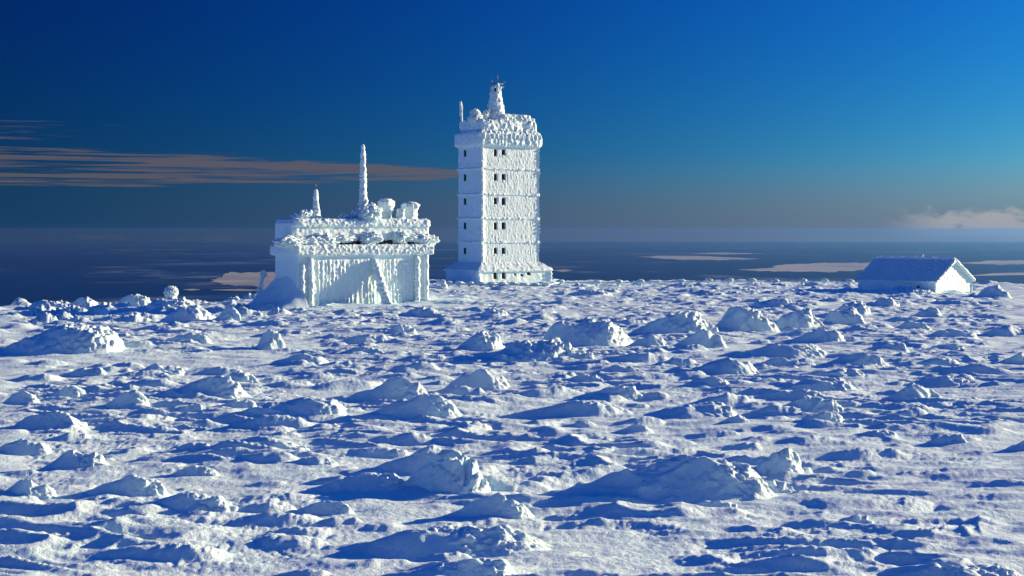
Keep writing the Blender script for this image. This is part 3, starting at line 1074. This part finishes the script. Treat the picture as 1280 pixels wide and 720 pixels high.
    for a_ in (((bx, by, zz(149)), (0.9, 0.8, 0.55), 131, 24, 0.3), ((pl.lx(601, by), by, zz(146)), 0.32, 132, 18, 0.4, 3),
               ((pl.lx(607, by), by, zz(143)), (0.34, 0.3, 0.5), 133, 18, 0.5, 3), ((pl.lx(611, by), by, zz(139)), (0.2, 0.2, 0.5), 134, 16, 0.5, 3),
               ((pl.lx(665, by), by + 0.4, zz(149)), (0.55, 0.6, 0.5), 135, 24, 0.3, 3)):
        raw_mesh('rime_lump', *blob_data(*a_), M_RIME, root)
    py_ = dpt - 0.6
    px_ = pl.lx(577, py_)
    zz = lambda py: pl.z(py, px_, py_)
    V, Q = join(rime_tube_data((px_, py_, zz(160)), (px_, py_, zz(129)), 0.15, 0.11, 140, 0.3, 3, 12, 30), rime_tube_data((px_ - 0.17, py_, zz(146)), (px_ - 0.17, py_, zz(126.5)), 0.10, 0.14, 141, 0.5, 3, 12, 24))
    raw_mesh('roof_pole', V, Q, M_RIME, root)
    ax = pl.lx(641, 2.0)
    raw_mesh('roof_rod', *rod_data((ax, 2.0, z(143)), (ax, 2.0, z(136)), 0.04), M_METAL, root)


build_tower()


# ------------------------------------------------------------------ long building
def build_annex():
    Yt = 118.0
    cx = (373 - 640) / F * Yt
    pl = Place(cx, Yt, TH)
    L = pl.lx(536, 0)
    for dpt in np.arange(2, 12, 0.02):
        if 640 + F * (cx - dpt * pl.s) / (Yt + dpt * pl.c) <= 344:
            break
    root = thing('weather_station', 'low long building wrapped in ribbed rime with iced masts and vents on its roof', 'building', (cx, Yt, 0), TH)
    z = lambda py, lx=0, ly=0: pl.z(py, lx, ly)
    C = (L / 2, dpt / 2)
    zE = z(316)
    xl0, xl1 = pl.lx(391, 0), pl.lx(466, 0)
    xr0, xr1 = pl.lx(480, 0), pl.lx(512, 0)

    def wdisp(P, N):
        f = N[..., 1] < -0.6
        x, zz = P[..., 0], P[..., 2]
        zone = np.maximum(ss(xl0 - 0.2, xl0 + 0.4, x) * ss(xl1 + 0.5, xl1, x), ss(xr0 - 0.3, xr0 + 0.2, x) * ss(xr1 + 0.6, xr1 - 0.2, x))
        zone = zone * ss(zE - 0.45, zE - 0.95, zz)
        per = np.abs(np.sin(x * 8.6 + 1.2 * n2(x * 0.8, zz * 0.35, 151) + 0.5 * n2(x * 2, zz * 1.5, 152)))
        r = 0.075 * (1 - per ** 0.7) * 1.3 * np.clip(0.35 + 1.5 * np.abs(n2(x * 1.1, zz * 0.8, 156)), 0, 1.3) + 0.08 * np.abs(n2(x * 5, zz * 3.0, 153))
        s = 0.02 + 0.03 * n2(x * 3, zz * 0.5, 154)
        side = 0.03 + 0.03 * n2(P[..., 1] * 2.5, zz * 0.4, 155)
        return np.where(f, s + zone * r, side)
    V, Q = box_data((C[0], C[1], (zE - 1.0) / 2), (L / 2, dpt / 2, (zE + 1.0) / 2), wdisp, 0.055, 0.07)
    raw_mesh('wall', V, Q, M_RIME, root)

    def col(px, ytop, ybot, r, sd, ly=-0.18):
        x = pl.lx(px, ly)
        V, Q = rime_tube_data((x, ly, z(ybot, x, ly) - 0.3), (x, ly, z(ytop, x, ly)), r, r * 0.85, sd, 0.5, 2.6, 16, 50, 0.35)
        raw_mesh('rime_column', V, Q, M_RIME, root)
    col(378, 330, 384, 0.16, 160)
    col(388.5, 322, 382, 0.21, 161)
    col(521.5, 320, 376, 0.21, 162, -0.2)
    col(532.5, 318, 376, 0.19, 163, -0.15)
    # leaning prop in front of the wall
    x0 = pl.lx(467, -0.1)
    x1 = pl.lx(486, -1.6)
    V, Q = rime_tube_data((x1, -1.6, -0.4), (x0, -0.1, z(324, x0, 0)), 0.40, 0.30, 165, 0.4, 2.2, 20, 60, 0.3)
    raw_mesh('leaning_prop', V, Q, M_RIME, root)
    # main roof slab with rime crust
    def rdisp(P, N):
        return 0.01 + 0.14 * billow(P[..., 0] * 2.9, P[..., 1] * 2.9, P[..., 2] * 2.9, 170, 3) * (0.35 + 0.65 * (N[..., 1] < -0.2)) * (0.5 + 0.5 * ss(0.2, 1.5, P[..., 0]))
    z0, z1 = z(320), z(306.5)
    V, Q = box_data((C[0], C[1], (z0 + z1) / 2), (L / 2 + 0.38, dpt / 2 + 0.38, (z1 - z0) / 2), rdisp, 0.06, 0.22)
    raw_mesh('roof', V, Q, M_RIME, root)
    # upper storey set back
    xa, xb = pl.lx(366, 0.7), pl.lx(537, 0.7)
    ya, yb = 0.7, dpt - 0.2

    def udisp(P, N):
        return 0.03 + 0.11 * billow(P[..., 0] * 1.8, P[..., 1] * 1.8, P[..., 2] * 1.8, 175, 3) * (0.4 + 0.6 * (N[..., 1] < -0.2))
    za, zb = z1 + 0.21, z(277, 4, 1)
    V, Q = box_data(((xa + xb) / 2, (ya + yb) / 2, (za + zb) / 2), ((xb - xa) / 2, (yb - ya) / 2, (zb - za) / 2), udisp, 0.085, 0.28)
    raw_mesh('upper_storey', V, Q, M_RIME, root)
    V, Q = box_data(((xa + xb) / 2, (ya + yb) / 2, z1 + 0.10), ((xb - xa) / 2 - 0.15, (yb - ya) / 2 + 0.02, 0.3), None, 0.6, 0.02)
    raw_mesh('clerestory', V, Q, M_DARK, root, False)
    def bulge(px, py, rad, sd, ly=0.5, name='rime_bulge', n=26, lump=0.2, fr=2.2):
        x = pl.lx(px, ly)
        V, Q = blob_data((x, ly, z(py, x, ly)), np.array(rad) * (1.05, 0.9, 0.78), sd, n + 10, 0.34, fr - 0.5)
        raw_mesh(name, V, Q, M_RIME, root)
    # bulges of rime on the upper front, reaching down to the roof between the slots
    for k_, (px, py, rad) in enumerate([(405, 301, (1.1, 0.7, 0.75)), (386, 303, (1.1, 0.7, 0.55)), (362, 303, (1.3, 0.9, 0.55)), (430, 298, (1.0, 0.5, 0.42)),
                                        (463, 298, (0.95, 0.7, 0.72)), (500, 297, (0.75, 0.6, 0.65)), (515, 298, (1.0, 0.5, 0.4)), (529, 300, (0.9, 0.7, 0.7)), (539, 300, (0.55, 0.6, 0.5))]):
        bulge(px, py, rad, 180 + k_)
    # rime crust edge of the upper roof
    def tdisp(P, N):
        return 0.01 + 0.13 * billow(P[..., 0] * 2.7, P[..., 1] * 2.7, P[..., 2] * 2.7, 190, 3)
    V, Q = box_data(((xa + xb) / 2 + 0.1, (ya + yb) / 2, zb - 0.15), ((xb - xa) / 2 - 0.05, (yb - ya) / 2 + 0.2, 0.38), tdisp, 0.065, 0.3)
    raw_mesh('upper_roof', V, Q, M_RIME, root)
    ly = 2.2
    # iced masts
    def mast(px, yt, yb_, r0, r1, sd, name, n=90, lump=0.45):
        x = pl.lx(px, ly)
        V, Q = rime_tube_data((x, ly, z(yb_, x, ly)), (x, ly, z(yt, x, ly)), r0, r1, sd, lump, 2.8, 16, n, 0.5)
        return raw_mesh(name, V, Q, M_RIME, root), x
    mast(453.5, 180, 280, 0.38, 0.14, 200, 'iced_mast', 120)
    o_, x = mast(394.5, 236, 280, 0.34, 0.13, 201, 'iced_mast', 60)
    raw_mesh('mast_tip', *rod_data((x, ly, z(238, x, ly)), (x, ly, z(227, x, ly)), 0.04), M_METAL, o_)
    bulge(449, 271, (0.55, 0.5, 1.0), 203, ly)
    bulge(463, 268, (0.95, 0.9, 0.95), 204, ly - 1.2, 'rime_bulge', 34)
    bulge(381, 271, (0.6, 0.6, 0.75), 205, ly, 'rime_bulge', 28)
    bulge(372, 273, (0.5, 0.6, 0.6), 206, ly, 'rime_bulge', 24)
    bulge(430.5, 271.5, (0.5, 0.45, 0.35), 207, ly, 'rime_bulge', 24)

    def vent(px, yt, yneck, yb_, rc, rn, sd):
        x = pl.lx(px, ly)
        q = lambda py: z(py, x, ly)
        zt, zn, zo = q(yt), q(yneck), q(yb_)
        hh = zt - zn
        V, Q = lathe_data((x, ly, 0), dense([(zo, rn * 1.1), (zn - 0.3, rn), (zn, rn * 1.02), (zn + 0.2 * hh, rc * 0.85), (zn + 0.45 * hh, rc), (zn + 0.75 * hh, rc * 0.95), (zt - 0.05, rc * 0.6), (zt, 0.02)], 44), 40,
                          lambda P, D: 0.24 * billow(P[..., 0] * 2.1, P[..., 1] * 2.1, P[..., 2] * 2.1, sd, 3))
        raw_mesh('iced_vent', V, Q, M_RIME, root)
    vent(482.5, 248, 265, 282, 0.76, 0.5, 210)
    vent(512.5, 252, 266, 282, 0.78, 0.55, 211)
    x = pl.lx(500.5, ly - 0.9)
    V, Q = rime_tube_data((x, ly - 0.9, z(284, x, ly)), (x, ly - 0.9, z(260, x, ly)), 0.36, 0.32, 212, 0.4, 2.6, 18, 30)
    raw_mesh('iced_pipe', V, Q, M_RIME, root)


build_annex()


# ------------------------------------------------------------------ hut
def build_hut():
    th = R(-46.0)
    Yt = 143.0
    cx = (1168.5 - 640) / F * Yt
    pl = Place(cx, Yt, th)              # origin at the near corner, building runs to -x and +y
    Lh = -pl.lx(1073, 0)
    for dpt in np.arange(2, 12, 0.02):
        if 640 + F * (cx - dpt * pl.s) / (Yt + dpt * pl.c) >= 1214:
            break
    z = lambda py, lx=0, ly=0: pl.z(py, lx, ly)
    ze = z(351.5)
    zr = z(325, 0, dpt / 2)
    root = thing('snow_hut', 'small gabled hut with rime-covered walls and a roof of frosted snow', 'hut', (cx, Yt, 0), th)
    # walls
    def wd(P, N):
        return 0.01 + 0.08 * np.abs(n2((P[..., 0] + P[..., 1]) * 2.6, P[..., 2] * 0.9, 221))
    V, Q = box_data((-Lh / 2, dpt / 2, (ze - 1.2) / 2), (Lh / 2, dpt / 2, (ze + 1.2) / 2), wd, 0.08, 0.05)
    raw_mesh('wall', V, Q, M_RIME, root)
    for gx in (0.0, -Lh):
        n1, n2_ = 60, 26
        s, t_ = np.meshgrid(np.linspace(0, 1, n1), np.linspace(0, 1, n2_), indexing='ij')
        yy = dpt * s
        top = ze + (zr - ze) * (1 - np.abs(2 * s - 1)) - 0.02
        zz = ze - 0.1 + (top - ze + 0.1) * t_
        sg = 1 if gx == 0 else -1
        xx = gx + sg * (0.02 + 0.09 * np.abs(n2(yy * 2.6, zz * 0.9, 222)))
        Vf = np.stack([xx, yy, zz], -1).reshape(-1, 3)
        Vb = Vf.copy()
        Vb[:, 0] = gx - sg * 0.15
        raw_mesh('gable_wall', *join((Vf, grid_quads(n1, n2_)), (Vb, grid_quads(n1, n2_)[:, ::-1])), M_RIME, root)
    # two roof slopes, tufted with rime
    ov, og_ = 0.30, 0.22
    pitch = math.atan2(zr - ze, dpt / 2)
    for sd in (0, 1):
        n1, n2_ = 150, 60
        s, t_ = np.meshgrid(np.linspace(-Lh - og_, og_, n1), np.linspace(-ov / math.cos(pitch), (dpt / 2) / math.cos(pitch), n2_), indexing='ij')
        edge = np.maximum(ss(0.22, 0.0, t_ - t_.min()), ss(0.18, 0.0, og_ - s))
        h = 0.07 + 0.15 * np.abs(n2(s * 4.2, t_ * 3.8, 230 + sd)) + 0.05 * np.abs(n2(s * 7, t_ * 6, 232)) + edge * 0.14 * np.abs(n2(s * 3.4, t_ * 3.4, 234))
        yl = t_ * math.cos(pitch)
        zl = ze + t_ * math.sin(pitch)
        y_t, z_t = yl - h * math.sin(pitch), zl + h * math.cos(pitch)
        y_b, z_b = yl + 0.05 * math.sin(pitch), zl - 0.05 * math.cos(pitch)
        if sd:
            y_t, y_b = dpt - y_t, dpt - y_b
        T = np.stack([s, y_t, z_t], -1)
        B = np.stack([s, y_b, z_b], -1)
        parts = [(T.reshape(-1, 3), grid_quads(n1, n2_)), (B.reshape(-1, 3), grid_quads(n1, n2_))]
        for sl in ((slice(None), 0), (slice(None), -1), (0, slice(None)), (-1, slice(None))):
            e = np.stack([T[sl], B[sl]], 0)
            parts.append((e.reshape(-1, 3), grid_quads(2, e.shape[1])))
        raw_mesh('roof_slope', *join(*parts), M_RIME, root)
    V, Q = rime_tube_data((-Lh - og_, dpt / 2, zr + 0.12), (og_ + 0.02, dpt / 2, zr + 0.12), 0.15, 0.15, 240, 0.5, 3.5, 12, 120)
    raw_mesh('ridge_crust', V, Q, M_RIME, root)
    for sd in (0, 1):
        y0 = -ov if sd == 0 else dpt + ov
        z0 = ze - ov * math.tan(pitch)
        V, Q = rime_tube_data((og_ + 0.02, y0, z0 + 0.02), (og_ + 0.02, dpt / 2, zr + 0.02), 0.15, 0.15, 242 + sd, 0.5, 3.5, 12, 50)
        raw_mesh('verge_crust', V, Q, M_RIME, root)
    # frosted corner boards
    for ly in (0.02, dpt - 0.02):
        V, Q = rime_tube_data((0.02, ly, -0.5), (0.02, ly, ze), 0.11, 0.10, 246, 0.4, 3, 10, 30)
        raw_mesh('corner_crust', V, Q, M_RIME, root)
    xv = pl.lx(1149, dpt / 2)
    V, Q = join(box_data((xv, dpt / 2, zr + 0.25), (0.42, 0.14, 0.13), None, 0.3, 0.03), blob_data((xv + 0.25, dpt / 2, zr + 0.38), (0.25, 0.2, 0.16), 247, 12, 0.4))
    raw_mesh('ridge_vent', V, Q, M_RIME, root)
    for px, py in ((1125, 359), (1148, 358.5)):
        x = pl.lx(px, 0)
        V, Q = box_data((x, -0.03, z(py, x, 0)), (0.16, 0.06, 0.10), None, 0.3, 0.02)
        raw_mesh('wall_vent', V, Q, M_DARK, root, False)
    return root


build_hut()

# low bank of snow piled against the hut front
M2 = [(1064, 1176, 369, 358, 1, 'bright low snow bank piled along the hut front wall')]
for i, a in enumerate(M2):
    make_mound(*a, 150 + i)


def build_bank():
    """smooth drift leaning on the shaded end wall of the long building"""
    cx = (373 - 640) / F * 118.0
    s, t_ = np.meshgrid(np.linspace(-4.2, 0.25, 70), np.linspace(-2.2, 7.5, 80), indexing='ij')
    k = ss(-2.0, 0.9, t_) * ss(7.4, 4.0, t_)
    h = 2.5 * k * np.clip((s + 3.6 + 0.5 * n2(t_ * 0.5, s * 0.2, 5)) / 3.6, 0, 1.05) ** 1.35
    wx = cx + s * math.cos(TH) - t_ * math.sin(TH)
    wy = 118.0 + s * math.sin(TH) + t_ * math.cos(TH)
    zz = base_z(wx, wy) + h - 0.12 + 0.05 * n2(wx, wy, 6) + crust_z(wx, wy, 0.3)
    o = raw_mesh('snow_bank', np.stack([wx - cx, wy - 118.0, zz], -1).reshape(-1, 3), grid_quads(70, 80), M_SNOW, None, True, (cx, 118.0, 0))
    tag(o, 'tall smooth blue snow bank leaning on the shaded end of the long building', 'snow bank')


build_bank()


# ------------------------------------------------------------------ fence, posts and bushes
def build_fence():
    pts = [(548, 361), (690, 358.5), (1064, 358.5)]
    root = None
    pxs = [700, 746, 773, 800, 851, 885, 911, 940, 968, 1003, 1030, 1062]
    pos = []
    for px in pxs:
        Y = 163.0
        pos.append(((px - 640) / F * Y, Y))
    pos = [((560 + 13.5 * k - 640) / F * 158.0, 158.0) for k in range(10)] + pos
    x0, y0 = pos[0]
    root = thing('rope_fence', 'low rope fence of iced posts running along the plateau rim', 'fence', (x0, y0, gz(x0, y0)))
    zb = gz(x0, y0)
    rg = random.Random(8)
    tops = []
    for k, (x, y) in enumerate(pos):
        g = gz(x, y) - zb
        top = g + 0.62 if k > 9 else g + 0.42
        tops.append((x - x0, y - y0, top))
        V, Q = join(rime_tube_data((x - x0, y - y0, g - 0.3), (x - x0, y - y0, top), 0.16, 0.22, 300 + k, 0.4, 3, 10, 14), blob_data((x - x0 + 0.05, y - y0, top), (0.42, 0.3, 0.2), 320 + k, 12, 0.4))
        raw_mesh('post', V, Q, M_RIME, root)
    for k in range(len(tops) - 1):
        a, b = np.array(tops[k]), np.array(tops[k + 1])
        mid = (a + b) / 2 - np.array((0, 0, 0.10))
        V, Q = join(rime_tube_data(a - (0, 0, 0.1), mid, 0.085, 0.075, 340 + k, 0.4, 3, 8, 16), rime_tube_data(mid, b - (0, 0, 0.1), 0.075, 0.085, 370 + k, 0.4, 3, 8, 16))
        raw_mesh('rope', V, Q, M_RIME, root)


build_fence()


def at_px(px, py_base):
    x, y = px_ground(px, py_base)
    return x, y, gz(x, y)


y = 126.0
x = (213.5 - 640) / F * y
z = gz(x, y)
t = thing('rime_bush', 'round ball of rime sitting on the snowy rim before the dark lowland', 'frosted bush', (x, y, z))
s = y / F
hc = CAM_H - (366.0 - EYE) * s - z
V, Q = blob_data((0, 0, hc), (8.2 * s, 8 * s, 8.2 * s), 400, 40, 0.22, 3.2)
raw_mesh('crown', V, Q, M_RIME, t)
V, Q = rime_tube_data((0.05, 0, -0.2), (0, 0, hc), 0.6, 0.42, 401, 0.4, 3, 12, 16)
raw_mesh('stalk', V, Q, M_RIME, t)

x, y, z = at_px(321, 384)
y -= 0.5
t = thing('iced_post', 'crooked iced post sticking out of the blue snow bank by the long building', 'post', (x, y, z))
s = y / F
V, Q = join(rime_tube_data((0, 0, -0.1), (5 * s, 0, 20 * s), 0.30, 0.16, 410, 0.6, 3, 12, 30), rime_tube_data((5 * s, 0, 19 * s), (9.5 * s, 0, 44 * s), 0.17, 0.13, 411, 0.6, 3, 12, 36),
            blob_data((9.5 * s, 0, 42 * s), (0.25, 0.2, 0.30), 412, 16, 0.4, 3))
raw_mesh('pole', V, Q, M_RIME, t)
for k in range(4):
    V, Q = rime_tube_data(((3 + 1.4 * k) * s, 0, (10 + 6 * k) * s), ((-3 + 1.6 * k) * s, 0, (5 + 6 * k) * s), 0.12, 0.07, 415 + k, 0.6, 3, 10, 14)
    raw_mesh('branch', V, Q, M_RIME, t)

x, y, z = at_px(551, 360)
t = thing('iced_stump', 'hook-shaped iced stump between long building and tower foot', 'stump', (x, y, z))
s = y / F
V, Q = join(rime_tube_data((0.2, 0, -0.3), (0.5, 0, 6 * s), 0.38, 0.30, 420, 0.4, 3, 14, 20), rime_tube_data((0.55, 0, 5.5 * s), (-6 * s, 0, 9.5 * s), 0.30, 0.20, 421, 0.4, 3, 14, 20))
raw_mesh('trunk', V, Q, M_RIME, t)

# ------------------------------------------------------------------ haze
m, t = new_mat('haze_air')
pv = t.new('ShaderNodeVolumePrincipled')
pv.inputs['Color'].default_value = (0.20, 0.50, 0.95, 1)
pv.inputs['Density'].default_value = 2.0e-5
pv.inputs['Anisotropy'].default_value = 0.82
o = t.new('ShaderNodeOutputMaterial')
t.put(o.inputs['Volume'], pv.outputs[0])
S = 74000.0
V, Q = box_data((0, 0, 0), (1, 1, 1), None, 2.0, 0.0001)
B = np.array([(a, b_, c) for a in (-S, S) for b_ in (-S, S) for c in (-604.0, 32.0)], float)
Q = np.array([(0, 1, 3, 2), (4, 6, 7, 5), (0, 4, 5, 1), (2, 3, 7, 6), (0, 2, 6, 4), (1, 5, 7, 3)])
oh = raw_mesh('haze', B, Q, m, None, False)
tag(oh, 'blue winter haze lying over the lowland', None, None, 'stuff')
